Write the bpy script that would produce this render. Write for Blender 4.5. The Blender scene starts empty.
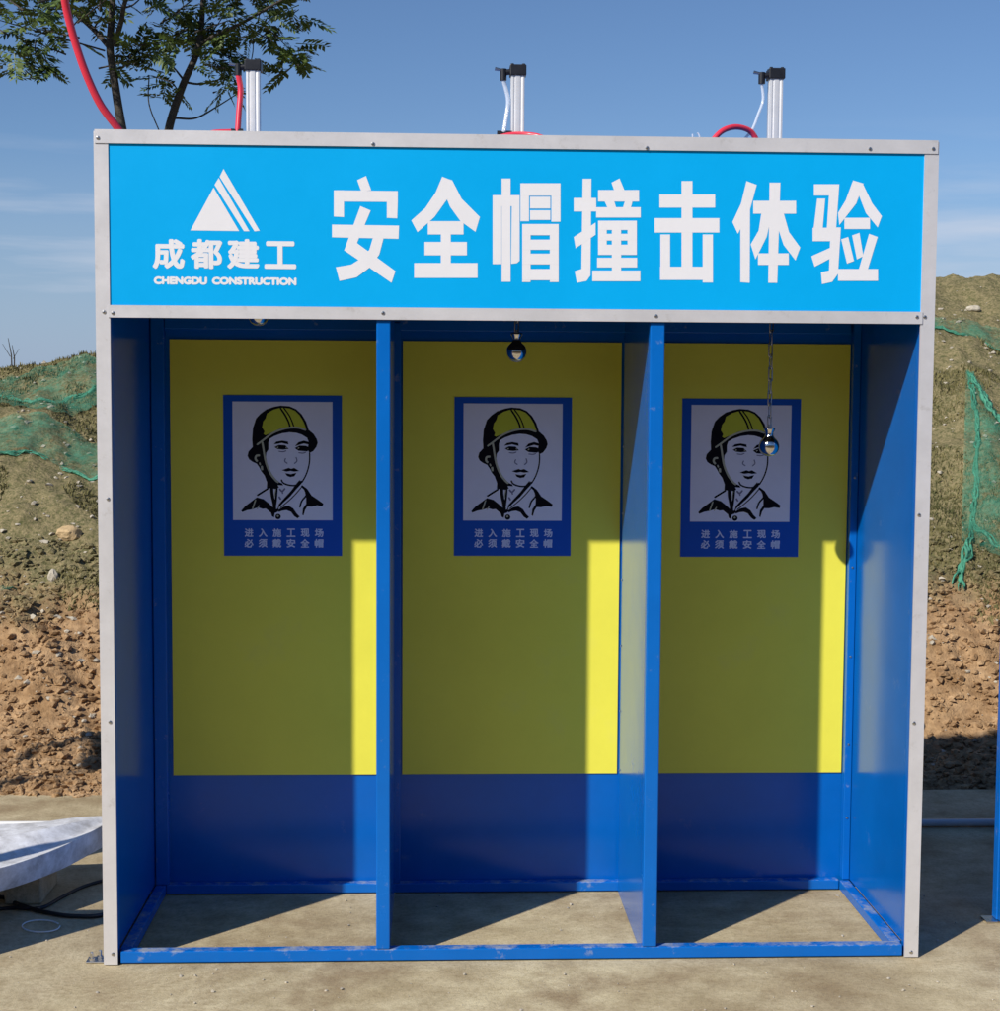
import bpy, bmesh, math, random
import numpy as np
from mathutils import Vector, Matrix, noise
R = math.radians
random.seed(7); rng = np.random.default_rng(7)
scene = bpy.context.scene
COL = scene.collection

# ------------------------------------------------------------------ camera
CF, CP, CY, CR = 1550.26, 0.07182, 0.043145, 0.00613      # focal length in photo pixels, pitch, yaw, roll
CAM = Vector((0.9529, -4.4670, 1.6707))
FWD = Vector((math.sin(CY)*math.cos(CP), math.cos(CY)*math.cos(CP), -math.sin(CP)))
_r = FWD.cross(Vector((0, 0, 1))).normalized(); _u = _r.cross(FWD)
RGT = _r*math.cos(CR) + _u*math.sin(CR); UPV = -_r*math.sin(CR) + _u*math.cos(CR)
cd = bpy.data.cameras.new('camera'); cam = bpy.data.objects.new('camera', cd); COL.objects.link(cam)
cd.sensor_fit = 'VERTICAL'; cd.sensor_height = 36; cd.sensor_width = 36
cd.lens = CF/1011*36; cd.clip_start = 0.05; cd.clip_end = 6000
cam.matrix_world = Matrix(((RGT.x, UPV.x, -FWD.x, CAM.x), (RGT.y, UPV.y, -FWD.y, CAM.y), (RGT.z, UPV.z, -FWD.z, CAM.z), (0, 0, 0, 1)))
scene.camera = cam

# ------------------------------------------------------------------ sky, sun, exposure
LIGHT = Vector((0.985, 1.0, -1.05)).normalized()
SUN_EL = math.asin(-LIGHT.z); SUN_AZ = math.atan2(-LIGHT.x, -LIGHT.y)
world = bpy.data.worlds.new('World'); scene.world = world; world.use_nodes = True
wn = world.node_tree.nodes; wl = world.node_tree.links; wn.clear()
sky = wn.new('ShaderNodeTexSky'); sky.sky_type = 'NISHITA'; sky.sun_disc = False
sky.sun_elevation = SUN_EL; sky.sun_rotation = SUN_AZ; sky.altitude = 400
sky.air_density = 1.0; sky.dust_density = 0.05; sky.ozone_density = 2.2
tc = wn.new('ShaderNodeTexCoord')
mp = wn.new('ShaderNodeMapping'); mp.inputs['Scale'].default_value = (3.2, 3.2, 34); mp.inputs['Location'].default_value = (7.7, 3.1, 2.2)
nz = wn.new('ShaderNodeTexNoise'); nz.inputs['Scale'].default_value = 1.0; nz.inputs['Detail'].default_value = 6; nz.inputs['Roughness'].default_value = 0.55
rp = wn.new('ShaderNodeValToRGB'); rp.color_ramp.elements[0].position = 0.50; rp.color_ramp.elements[1].position = 0.74
rp.color_ramp.elements[1].color = (0.75, 0.75, 0.75, 1)
sx = wn.new('ShaderNodeSeparateXYZ')
el = wn.new('ShaderNodeValToRGB')     # cirrus lie low over the horizon all the way round
el.color_ramp.elements[0].position = 0.0; el.color_ramp.elements[0].color = (0.5, 0.5, 0.5, 1)
el.color_ramp.elements[1].position = 0.17; el.color_ramp.elements[1].color = (0, 0, 0, 1)
e2 = el.color_ramp.elements.new(0.10); e2.color = (1, 1, 1, 1)
mul = wn.new('ShaderNodeMath'); mul.operation = 'MULTIPLY'
mix = wn.new('ShaderNodeMixRGB'); mix.inputs['Color2'].default_value = (8.0, 8.7, 10.2, 1)
tint = wn.new('ShaderNodeMixRGB'); tint.blend_type = 'MULTIPLY'; tint.inputs['Fac'].default_value = 1; tint.inputs['Color2'].default_value = (0.80, 0.96, 1.20, 1)
bg = wn.new('ShaderNodeBackground'); bg.inputs['Strength'].default_value = 0.072
wo = wn.new('ShaderNodeOutputWorld')
wl.new(tc.outputs['Generated'], mp.inputs['Vector']); wl.new(mp.outputs[0], nz.inputs['Vector']); wl.new(nz.outputs['Fac'], rp.inputs['Fac'])
wl.new(tc.outputs['Generated'], sx.inputs[0]); wl.new(sx.outputs['Z'], el.inputs['Fac'])
wl.new(rp.outputs['Color'], mul.inputs[0]); wl.new(el.outputs['Color'], mul.inputs[1])
hz = wn.new('ShaderNodeMapRange'); hz.inputs['From Min'].default_value = 0.0; hz.inputs['From Max'].default_value = 0.15; hz.inputs['To Min'].default_value = 0.9; hz.inputs['To Max'].default_value = 0.0   # even haze round the horizon
hm = wn.new('ShaderNodeMixRGB'); hm.inputs['Color2'].default_value = (4.0, 5.2, 7.6, 1)
wl.new(sx.outputs['Z'], hz.inputs['Value']); wl.new(hz.outputs[0], hm.inputs['Fac']); wl.new(tint.outputs[0], hm.inputs['Color1'])
wl.new(mul.outputs[0], mix.inputs['Fac']); wl.new(sky.outputs[0], tint.inputs['Color1']); wl.new(hm.outputs[0], mix.inputs['Color1'])
wl.new(mix.outputs[0], bg.inputs['Color']); wl.new(bg.outputs[0], wo.inputs['Surface'])
sd = bpy.data.lights.new('sun', 'SUN'); sd.energy = 4.5; sd.angle = R(0.8); sd.color = (1.0, 0.945, 0.86)
sun = bpy.data.objects.new('sun', sd); COL.objects.link(sun); sun.location = (-6, -6, 8)
sun.rotation_euler = LIGHT.to_track_quat('-Z', 'Y').to_euler()
scene.view_settings.view_transform = 'Standard'; scene.view_settings.look = 'None'
scene.view_settings.exposure = 0.08; scene.view_settings.gamma = 1.0; scene.view_settings.use_curve_mapping = False

# ------------------------------------------------------------------ helpers
def ray(px, py):
    return (FWD + RGT*((px-500)/CF) - UPV*((py-505.5)/CF))
def at(px, py, Y):                       # the point of the upright plane y = Y that stands at that place of the photo
    d = ray(px, py); return CAM + d*((Y-CAM.y)/d.y)
def on_ground(px, py, z=0.0):
    d = ray(px, py); return CAM + d*((z-CAM.z)/d.z)

class MB:
    def __init__(s): s.v = []; s.f = []; s.sm = []
    def add(s, v, f, smooth=False):
        n = len(s.v); s.v += [tuple(p) for p in v]; s.f += [tuple(i+n for i in q) for q in f]; s.sm += [smooth]*len(f)
    def box(s, x0, x1, y0, y1, z0, z1, b=0.0):
        if b <= 0:
            s.add([(x0,y0,z0),(x1,y0,z0),(x1,y1,z0),(x0,y1,z0),(x0,y0,z1),(x1,y0,z1),(x1,y1,z1),(x0,y1,z1)],
                  [(0,3,2,1),(4,5,6,7),(0,1,5,4),(1,2,6,5),(2,3,7,6),(3,0,4,7)]); return
        bm = bmesh.new(); bmesh.ops.create_cube(bm, size=1)
        for v in bm.verts: v.co = Vector(((x0+x1)/2+v.co.x*(x1-x0), (y0+y1)/2+v.co.y*(y1-y0), (z0+z1)/2+v.co.z*(z1-z0)))
        bmesh.ops.bevel(bm, geom=bm.edges[:], offset=b, segments=2, affect='EDGES', profile=0.5)
        s.add_bm(bm)
    def add_bm(s, bm, smooth=False):
        bm.verts.index_update(); s.add([v.co[:] for v in bm.verts], [[v.index for v in f.verts] for f in bm.faces], smooth); bm.free()
    def tube(s, pts, rad, n=8, cap=True, smooth=True):
        pts = [Vector(p) for p in pts]; m = len(pts); rr = rad if isinstance(rad, (list, tuple)) else [rad]*m
        prev = None; vs = []; fs = []
        for i, p in enumerate(pts):
            t = (pts[min(i+1, m-1)]-pts[max(i-1, 0)]).normalized()
            if prev is None:
                a = Vector((0, 0, 1)) if abs(t.z) < 0.9 else Vector((1, 0, 0)); u = t.cross(a).normalized()
            else: u = (prev - t*prev.dot(t)).normalized()
            prev = u; w = t.cross(u)
            for k in range(n):
                an = 2*math.pi*k/n; vs.append(p+(u*math.cos(an)+w*math.sin(an))*rr[i])
        for i in range(m-1):
            for k in range(n):
                a = i*n+k; b = i*n+(k+1) % n; fs.append((a, b, b+n, a+n))
        s.add(vs, fs, smooth)
        if cap: s.add(vs[:n], [tuple(range(n-1, -1, -1))]); s.add(vs[-n:], [tuple(range(n))])
    def lathe(s, c, prof, n=20, smooth=True):      # prof = [(r, z)...] bottom to top
        vs = []; fs = []
        for r, z in prof:
            for k in range(n):
                a = 2*math.pi*k/n; vs.append((c[0]+r*math.cos(a), c[1]+r*math.sin(a), c[2]+z))
        for i in range(len(prof)-1):
            for k in range(n):
                a = i*n+k; b = i*n+(k+1) % n; fs.append((a, b, b+n, a+n))
        s.add(vs, fs, smooth); s.add(vs[:n], [tuple(range(n-1, -1, -1))]); s.add(vs[-n:], [tuple(range(n))])
    def build(s, name, m, parent=None):
        me = bpy.data.meshes.new(name); me.from_pydata(s.v, [], s.f); me.polygons.foreach_set('use_smooth', s.sm); me.update()
        me.materials.append(m); o = bpy.data.objects.new(name, me); COL.objects.link(o)
        if parent: o.parent = parent; o.matrix_parent_inverse = parent.matrix_basis.inverted()
        return o
def tag(o, label=None, cat=None, group=None, kind=None):
    if label: o['label'] = label
    if cat: o['category'] = cat
    if group: o['group'] = group
    if kind: o['kind'] = kind
    return o
def empty(name, loc, label, cat, group=None):
    o = bpy.data.objects.new(name, None); COL.objects.link(o); o.location = loc; o.empty_display_size = 0.1
    return tag(o, label, cat, group)
def spline(pts, n=8):                   # Catmull-Rom through the points
    P = [Vector(p) for p in pts]; P = [P[0]*2-P[1]]+P+[P[-1]*2-P[-2]]; out = []
    for i in range(1, len(P)-2):
        for k in range(n):
            t = k/n; a, b, c, d = P[i-1], P[i], P[i+1], P[i+2]
            out.append(0.5*((2*b)+(c-a)*t+(2*a-5*b+4*c-d)*t*t+(3*b-a-3*c+d)*t**3))
    return out+[P[-2]]

# ------------------------------------------------------------------ materials
def mat(name, color, rough=0.5, metal=0.0, spec=0.5, coat=0.0, coat_rough=0.1, var=0.0, vscale=3.0, bump=0.0, bscale=40.0, bdist=0.002, var2=None):
    m = bpy.data.materials.new(name); m.use_nodes = True; n = m.node_tree.nodes; l = m.node_tree.links
    b = n['Principled BSDF']; b.inputs['Base Color'].default_value = (*color, 1); b.inputs['Roughness'].default_value = rough
    b.inputs['Metallic'].default_value = metal; b.inputs['Specular IOR Level'].default_value = spec
    b.inputs['Coat Weight'].default_value = coat; b.inputs['Coat Roughness'].default_value = coat_rough
    g = n.new('ShaderNodeNewGeometry')
    if var > 0 or var2:
        t = n.new('ShaderNodeTexNoise'); t.inputs['Scale'].default_value = vscale; t.inputs['Detail'].default_value = 7; t.inputs['Roughness'].default_value = 0.72
        l.new(g.outputs['Position'], t.inputs['Vector'])
        r = n.new('ShaderNodeValToRGB'); r.color_ramp.elements[0].position = 0.32; r.color_ramp.elements[1].position = 0.68
        c2 = var2 or color
        r.color_ramp.elements[0].color = (*[c*(1-var) for c in color], 1); r.color_ramp.elements[1].color = (*[min(1, c*(1+var*0.6)) for c in c2], 1)
        l.new(t.outputs['Fac'], r.inputs['Fac']); l.new(r.outputs['Color'], b.inputs['Base Color'])
        rr = n.new('ShaderNodeMapRange'); rr.inputs['To Min'].default_value = max(0, rough-0.08); rr.inputs['To Max'].default_value = min(1, rough+0.1)
        l.new(t.outputs['Fac'], rr.inputs['Value']); l.new(rr.outputs[0], b.inputs['Roughness'])
    if bump > 0:
        t2 = n.new('ShaderNodeTexNoise'); t2.inputs['Scale'].default_value = bscale; t2.inputs['Detail'].default_value = 5
        l.new(g.outputs['Position'], t2.inputs['Vector'])
        bp = n.new('ShaderNodeBump'); bp.inputs['Strength'].default_value = bump; bp.inputs['Distance'].default_value = bdist
        l.new(t2.outputs['Fac'], bp.inputs['Height']); l.new(bp.outputs[0], b.inputs['Normal'])
    return m
BLUE = mat('blue_gloss_paint', (0.002, 0.135, 0.53), 0.24, 0, 0.28, 0.0, 0.06, var=0.10, vscale=2.2, bump=0.25, bscale=5, bdist=0.004)
BLUEP = mat('blue_sheet_paint', (0.001, 0.125, 0.49), 0.17, 0, 0.30, 0.0, 0.05, var=0.12, vscale=1.6, bump=0.30, bscale=3.2, bdist=0.006)
ALU = mat('brushed_aluminium', (0.70, 0.69, 0.71), 0.42, 0.30, 0.5, var=0.08, vscale=6, bump=0.15, bscale=60, bdist=0.0006)
CYAN = mat('cyan_sign_vinyl', (0.001, 0.40, 0.86), 0.34, 0, 0.2, 0.0, 0.12, var=0.05, vscale=1.5, bump=0.12, bscale=4, bdist=0.003)
WHITE = mat('white_vinyl', (0.80, 0.80, 0.84), 0.35, var=0.03, vscale=4)
YELL = mat('yellow_banner_vinyl', (0.90, 0.835, 0.085), 0.36, 0, 0.35, 0.0, 0.2, var=0.06, vscale=2.0, bump=0.35, bscale=3.0, bdist=0.012)
PBLUE = mat('poster_blue_print', (0.003, 0.10, 0.52), 0.4, 0, 0.2, var=0.05)
PWHITE = mat('poster_white_paper', (0.86, 0.86, 0.95), 0.45, 0, 0.2, var=0.04, vscale=5)
PINK = mat('poster_black_ink', (0.004, 0.004, 0.008), 0.5, 0, 0.1)
PGREY = mat('poster_grey_ink', (0.20, 0.20, 0.30), 0.45)
PYEL = mat('poster_helmet_yellow', (0.62, 0.64, 0.05), 0.42, 0, 0.2, var=0.06)
PLINE = mat('poster_light_line', (0.50, 0.50, 0.36), 0.45)
PTXT = mat('poster_pale_lettering', (0.66, 0.72, 0.92), 0.45, 0, 0.2)
STEEL = mat('polished_steel', (0.72, 0.70, 0.68), 0.10, 1.0, var=0.06, vscale=25)
ZINC = mat('zinc_plated_steel', (0.58, 0.57, 0.55), 0.28, 1.0, var=0.1, vscale=40)
CYLM = mat('anodised_profile', (0.86, 0.85, 0.84), 0.38, 0.45, var=0.05, vscale=8)
BLACK = mat('black_plastic', (0.012, 0.013, 0.018), 0.4, var=0.2, vscale=30)
RED = mat('red_air_hose', (0.78, 0.040, 0.075), 0.32, 0, 0.5, 0.2, 0.2, var=0.1, vscale=6)
RUBBER = mat('black_rubber_cable', (0.010, 0.010, 0.011), 0.5)
PVC = mat('white_pvc', (0.78, 0.78, 0.76), 0.4, var=0.08, vscale=4)

def add_dust(m, amount, scale, p0, p1, col=(0.40, 0.42, 0.42)):
    n = m.node_tree.nodes; l = m.node_tree.links; b = n['Principled BSDF']; src = b.inputs['Base Color'].links[0].from_socket
    g = n.new('ShaderNodeNewGeometry'); t = n.new('ShaderNodeTexNoise'); t.inputs['Scale'].default_value = scale; t.inputs['Detail'].default_value = 9; t.inputs['Roughness'].default_value = 0.72; l.new(g.outputs['Position'], t.inputs['Vector'])
    s = n.new('ShaderNodeSeparateXYZ'); l.new(g.outputs['Normal'], s.inputs[0])
    a = n.new('ShaderNodeMath'); a.operation = 'MULTIPLY_ADD'; l.new(s.outputs['Z'], a.inputs[0]); a.inputs[1].default_value = 0.14; l.new(t.outputs['Fac'], a.inputs[2])
    mr = n.new('ShaderNodeMapRange'); mr.inputs['From Min'].default_value = p0; mr.inputs['From Max'].default_value = p1; mr.inputs['To Max'].default_value = amount; l.new(a.outputs[0], mr.inputs['Value'])
    x = n.new('ShaderNodeMixRGB'); l.new(mr.outputs[0], x.inputs[0]); l.new(src, x.inputs[1]); x.inputs[2].default_value = (*col, 1); l.new(x.outputs[0], b.inputs['Base Color'])
add_dust(BLUE, 0.8, 16, 0.60, 0.78); add_dust(BLUEP, 0.35, 7, 0.62, 0.85); add_dust(YELL, 0.25, 4, 0.58, 0.8, (0.60, 0.55, 0.22)); add_dust(ALU, 0.5, 18, 0.58, 0.75, (0.34, 0.31, 0.27))
def clear_tube():
    m = bpy.data.materials.new('clear_air_tube'); m.use_nodes = True; n = m.node_tree.nodes; l = m.node_tree.links
    b = n['Principled BSDF']; b.inputs['Base Color'].default_value = (0.78, 0.85, 0.95, 1); b.inputs['Roughness'].default_value = 0.12; b.inputs['Specular IOR Level'].default_value = 0.6
    t = n.new('ShaderNodeBsdfTransparent'); mx = n.new('ShaderNodeMixShader'); mx.inputs[0].default_value = 0.55
    l.new(t.outputs[0], mx.inputs[1]); l.new(b.outputs[0], mx.inputs[2]); l.new(mx.outputs[0], n['Material Output'].inputs['Surface']); return m
CLEAR = clear_tube()

def concrete_mat():
    m = bpy.data.materials.new('dusty_concrete'); m.use_nodes = True; n = m.node_tree.nodes; l = m.node_tree.links; b = n['Principled BSDF']
    g = n.new('ShaderNodeNewGeometry')
    def nz(scale, det, rough, vec=None, sc=None):
        t = n.new('ShaderNodeTexNoise'); t.inputs['Scale'].default_value = scale; t.inputs['Detail'].default_value = det; t.inputs['Roughness'].default_value = rough
        if sc:
            mpn = n.new('ShaderNodeMapping'); mpn.inputs['Scale'].default_value = sc; mpn.inputs['Rotation'].default_value = (0, 0, 0.5)
            l.new(g.outputs['Position'], mpn.inputs[0]); l.new(mpn.outputs[0], t.inputs['Vector'])
        else: l.new(g.outputs['Position'], t.inputs['Vector'])
        return t
    a = nz(1.1, 8, 0.62); c = nz(9, 8, 0.7); s = nz(2.4, 6, 0.6, sc=(1, 2.2, 1)); f = nz(160, 5, 0.75)
    r = n.new('ShaderNodeValToRGB'); r.color_ramp.elements[0].position = 0.36; r.color_ramp.elements[0].color = (0.47, 0.375, 0.225, 1)
    r.color_ramp.elements[1].position = 0.62; r.color_ramp.elements[1].color = (0.76, 0.66, 0.43, 1)
    l.new(a.outputs['Fac'], r.inputs['Fac'])
    r2 = n.new('ShaderNodeValToRGB'); r2.color_ramp.elements[0].position = 0.3; r2.color_ramp.elements[0].color = (0.62, 0.58, 0.52, 1); r2.color_ramp.elements[1].position = 0.62; r2.color_ramp.elements[1].color = (1.0, 1.0, 1.0, 1)
    l.new(c.outputs['Fac'], r2.inputs['Fac'])
    r3 = n.new('ShaderNodeValToRGB'); r3.color_ramp.elements[0].position = 0.34; r3.color_ramp.elements[0].color = (0.74, 0.68, 0.60, 1); r3.color_ramp.elements[1].position = 0.55; r3.color_ramp.elements[1].color = (1, 1, 1, 1)
    l.new(s.outputs['Fac'], r3.inputs['Fac'])
    m1 = n.new('ShaderNodeMixRGB'); m1.blend_type = 'MULTIPLY'; m1.inputs[0].default_value = 0.75; l.new(r.outputs[0], m1.inputs[1]); l.new(r2.outputs[0], m1.inputs[2])
    m2 = n.new('ShaderNodeMixRGB'); m2.blend_type = 'MULTIPLY'; m2.inputs[0].default_value = 0.55; l.new(m1.outputs[0], m2.inputs[1]); l.new(r3.outputs[0], m2.inputs[2])
    sp = nz(210, 2, 0.5); r4 = n.new('ShaderNodeValToRGB'); r4.color_ramp.elements[0].position = 0.70; r4.color_ramp.elements[0].color = (0, 0, 0, 1); r4.color_ramp.elements[1].position = 0.76; r4.color_ramp.elements[1].color = (0.6, 0.6, 0.6, 1)
    l.new(sp.outputs['Fac'], r4.inputs['Fac']); m3 = n.new('ShaderNodeMixRGB'); l.new(r4.outputs[0], m3.inputs[0]); l.new(m2.outputs[0], m3.inputs[1]); m3.inputs[2].default_value = (0.72, 0.68, 0.58, 1)
    st_ = nz(2.1, 9, 0.68); r5 = n.new('ShaderNodeValToRGB'); r5.color_ramp.elements[0].position = 0.50; r5.color_ramp.elements[0].color = (0, 0, 0, 1); r5.color_ramp.elements[1].position = 0.66; r5.color_ramp.elements[1].color = (0.75, 0.75, 0.75, 1)
    l.new(st_.outputs['Fac'], r5.inputs['Fac']); m4 = n.new('ShaderNodeMixRGB'); l.new(r5.outputs[0], m4.inputs[0]); l.new(m3.outputs[0], m4.inputs[1]); m4.inputs[2].default_value = (0.30, 0.21, 0.115, 1)
    sk = nz(70, 8, 0.85); r6 = n.new('ShaderNodeValToRGB'); r6.color_ramp.elements[0].position = 0.30; r6.color_ramp.elements[0].color = (0.50, 0.46, 0.40, 1); r6.color_ramp.elements[1].position = 0.53; r6.color_ramp.elements[1].color = (1, 1, 1, 1)
    l.new(sk.outputs['Fac'], r6.inputs['Fac']); m5 = n.new('ShaderNodeMixRGB'); m5.blend_type = 'MULTIPLY'; m5.inputs[0].default_value = 0.85; l.new(m4.outputs[0], m5.inputs[1]); l.new(r6.outputs[0], m5.inputs[2])
    l.new(m5.outputs[0], b.inputs['Base Color']); b.inputs['Roughness'].default_value = 0.8; b.inputs['Specular IOR Level'].default_value = 0.3
    ad = n.new('ShaderNodeMath'); ad.operation = 'ADD'; l.new(c.outputs['Fac'], ad.inputs[0]); l.new(f.outputs['Fac'], ad.inputs[1])
    bp = n.new('ShaderNodeBump'); bp.inputs['Strength'].default_value = 0.6; bp.inputs['Distance'].default_value = 0.004
    l.new(ad.outputs[0], bp.inputs['Height']); l.new(bp.outputs[0], b.inputs['Normal'])
    return m
CONC = concrete_mat()

def hill_mat():
    m = bpy.data.materials.new('earth_bank'); m.use_nodes = True; n = m.node_tree.nodes; l = m.node_tree.links; b = n['Principled BSDF']
    g = n.new('ShaderNodeNewGeometry')
    def nz(scale, det=7, rough=0.65):
        t = n.new('ShaderNodeTexNoise'); t.inputs['Scale'].default_value = scale; t.inputs['Detail'].default_value = det; t.inputs['Roughness'].default_value = rough
        l.new(g.outputs['Position'], t.inputs['Vector']); return t
    def ramp(src, p0, c0, p1, c1):
        r = n.new('ShaderNodeValToRGB'); r.color_ramp.elements[0].position = p0; r.color_ramp.elements[0].color = (*c0, 1)
        r.color_ramp.elements[1].position = p1; r.color_ramp.elements[1].color = (*c1, 1); l.new(src, r.inputs['Fac']); return r
    a = nz(7); c = nz(26); d = nz(1.6); e = nz(60, 4)
    soil = ramp(a.outputs['Fac'], 0.34, (0.30, 0.18, 0.09), 0.66, (0.56, 0.38, 0.22))
    soil2 = n.new('ShaderNodeMixRGB'); soil2.blend_type = 'MULTIPLY'; soil2.inputs[0].default_value = 0.7
    sp = ramp(c.outputs['Fac'], 0.36, (0.62, 0.58, 0.54), 0.6, (1.1, 1.08, 1.0)); l.new(soil.outputs[0], soil2.inputs[1]); l.new(sp.outputs[0], soil2.inputs[2])
    grs = ramp(c.outputs['Fac'], 0.36, (0.10, 0.092, 0.038), 0.64, (0.34, 0.27, 0.145))
    grs2 = ramp(e.outputs['Fac'], 0.40, (0.080, 0.10, 0.036), 0.60, (0.33, 0.27, 0.15))
    gm = n.new('ShaderNodeMixRGB'); l.new(a.outputs['Fac'], gm.inputs[0]); l.new(grs.outputs[0], gm.inputs[1]); l.new(grs2.outputs[0], gm.inputs[2])
    sep = n.new('ShaderNodeSeparateXYZ'); l.new(g.outputs['Position'], sep.inputs[0])
    ma = n.new('ShaderNodeMath'); ma.operation = 'MULTIPLY_ADD'; l.new(d.outputs['Fac'], ma.inputs[0]); ma.inputs[1].default_value = 0.55; l.new(sep.outputs['Z'], ma.inputs[2])
    mb_ = n.new('ShaderNodeMath'); mb_.operation = 'MULTIPLY_ADD'; l.new(c.outputs['Fac'], mb_.inputs[0]); mb_.inputs[1].default_value = 0.35; l.new(ma.outputs[0], mb_.inputs[2])
    mr = n.new('ShaderNodeMapRange'); mr.inputs['From Min'].default_value = 0.98; mr.inputs['From Max'].default_value = 1.18; l.new(mb_.outputs[0], mr.inputs['Value'])
    mx = n.new('ShaderNodeMixRGB'); l.new(mr.outputs[0], mx.inputs[0]); l.new(soil2.outputs[0], mx.inputs[1]); l.new(gm.outputs[0], mx.inputs[2])
    l.new(mx.outputs[0], b.inputs['Base Color']); b.inputs['Roughness'].default_value = 0.95; b.inputs['Specular IOR Level'].default_value = 0.15
    bp = n.new('ShaderNodeBump'); bp.inputs['Strength'].default_value = 0.8; bp.inputs['Distance'].default_value = 0.022
    hh = n.new('ShaderNodeMath'); hh.operation = 'MULTIPLY_ADD'; l.new(e.outputs['Fac'], hh.inputs[0]); hh.inputs[1].default_value = 0.5; l.new(c.outputs['Fac'], hh.inputs[2]); l.new(hh.outputs[0], bp.inputs['Height']); l.new(bp.outputs[0], b.inputs['Normal'])
    return m
HILL = hill_mat()
CLOD = mat('loose_soil', (0.40, 0.26, 0.14), 0.95, spec=0.15, var=0.35, vscale=14, bump=0.8, bscale=60, bdist=0.01)
STONE = mat('pale_stone', (0.50, 0.45, 0.36), 0.85, spec=0.2, var=0.3, vscale=9, bump=0.6, bscale=50, bdist=0.01)
GRASS = mat('dry_grass', (0.10, 0.12, 0.04), 0.8, spec=0.2, var=0.5, vscale=3.5, var2=(0.20, 0.17, 0.075))
LEAF = mat('leaf_green', (0.050, 0.085, 0.022), 0.5, spec=0.4, var=0.35, vscale=5, var2=(0.10, 0.15, 0.03))
BARK = mat('grey_bark', (0.075, 0.066, 0.056), 0.9, spec=0.2, var=0.35, vscale=12, bump=0.8, bscale=50, bdist=0.01)
def net_mat(name, cov):
    m = bpy.data.materials.new(name); m.use_nodes = True; n = m.node_tree.nodes; l = m.node_tree.links; b = n['Principled BSDF']
    b.inputs['Base Color'].default_value = (0.06, 0.27, 0.17, 1); b.inputs['Roughness'].default_value = 0.6
    g = n.new('ShaderNodeNewGeometry'); t = n.new('ShaderNodeTexNoise'); t.inputs['Scale'].default_value = 34; t.inputs['Detail'].default_value = 6; t.inputs['Roughness'].default_value = 0.75
    l.new(g.outputs['Position'], t.inputs['Vector'])
    t2 = n.new('ShaderNodeTexNoise'); t2.inputs['Scale'].default_value = 5; t2.inputs['Detail'].default_value = 4; l.new(g.outputs['Position'], t2.inputs['Vector'])
    ad = n.new('ShaderNodeMath'); ad.operation = 'ADD'; l.new(t.outputs['Fac'], ad.inputs[0]); l.new(t2.outputs['Fac'], ad.inputs[1])
    mr = n.new('ShaderNodeMapRange'); mr.inputs['From Min'].default_value = 1.12-cov*0.35; mr.inputs['From Max'].default_value = 1.60-cov*0.35; mr.inputs['To Max'].default_value = 0.62
    l.new(ad.outputs[0], mr.inputs['Value'])
    tr = n.new('ShaderNodeBsdfTransparent'); mx = n.new('ShaderNodeMixShader'); l.new(mr.outputs[0], mx.inputs[0]); l.new(tr.outputs[0], mx.inputs[1]); l.new(b.outputs[0], mx.inputs[2])
    l.new(mx.outputs[0], n['Material Output'].inputs['Surface']); return m
NET = net_mat('green_dust_net', 0.95)
NETD = mat('gathered_green_net', (0.07, 0.30, 0.19), 0.6, var=0.4, vscale=20, bump=0.8, bscale=60, bdist=0.01)

# ------------------------------------------------------------------ ground and hill
def fb(x, y, s, o=0.0, oc=4): return noise.fractal(Vector((x*s+o, y*s-o, o*0.7)), 0.9, 2.0, oc)
def smooth(t): t = max(0, min(1, t)); return t*t*(3-2*t)
def hill_h(x, y, fine=True):
    k = smooth((x+2.5)/8.0)
    crest = 1.77+0.84*k + 0.10*fb(x, 3, 0.5, 4.0, 2); yc = 6.2+1.5*k; yf = 2.75
    if y < yf: z = 0.0
    elif y < yc:
        t = (y-yf)/(yc-yf); z = crest*(0.62*t+0.38*math.sin(t*math.pi/2))*smooth(t*6)
    else: z = crest - 0.16*smooth((y-yc)/1.5)*1.0 - 1.9*smooth((y-yc-1)/22)
    z *= smooth((42-abs(x-1))/30)
    edge = smooth((y-1.75-0.10*fb(x, 0, 1.6, 9.0, 2))/0.35)
    z += -0.07+0.09*edge
    if fine and y < 14:
        b = smooth((y-1.8)/0.5)
        z += b*(0.15*fb(x, y, 0.9, 1.0, 3)*smooth((y-2)/1.5) + 0.05*fb(x, y, 3.0, 2.0, 3) + 0.026*fb(x, y, 11.0, 3.0, 4)*(1.4-0.6*smooth((z-0.4)/0.5)))
    return z
xs = np.concatenate([np.linspace(-42, -3.2, 28), np.arange(-3.0, 6.6, 0.032), np.linspace(6.8, 44, 28)])
ys = np.concatenate([np.arange(1.55, 8.4, 0.030), np.linspace(8.5, 64, 36)])
hv = [(x, y, hill_h(x, y)) for y in ys for x in xs]
nx = len(xs); hf = [(j*nx+i, j*nx+i+1, (j+1)*nx+i+1, (j+1)*nx+i) for j in range(len(ys)-1) for i in range(nx-1)]
h = MB(); h.v = hv; h.f = hf; h.sm = [True]*len(hf)
tag(h.build('hillside', HILL), 'brown earth bank with dull grass and stones behind the booths', kind='structure')
g = MB(); g.add([(-3000, -3000, -0.09), (3000, -3000, -0.09), (3000, 3000, -0.09), (-3000, 3000, -0.09)], [(0, 1, 2, 3)])
tag(g.build('ground', mat('trodden_dark_earth', (0.115, 0.085, 0.055), 0.95, 0, 0.15, var=0.4, vscale=0.8, bump=0.6, bscale=12, bdist=0.02)), 'bare earth around the yard', kind='structure')
g = MB(); g.box(-40, 44, -4.2, 1.95, -0.085, 0.0)
tag(g.build('concrete_pavement', CONC), 'dusty beige concrete yard in front of the bank', kind='structure')

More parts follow.
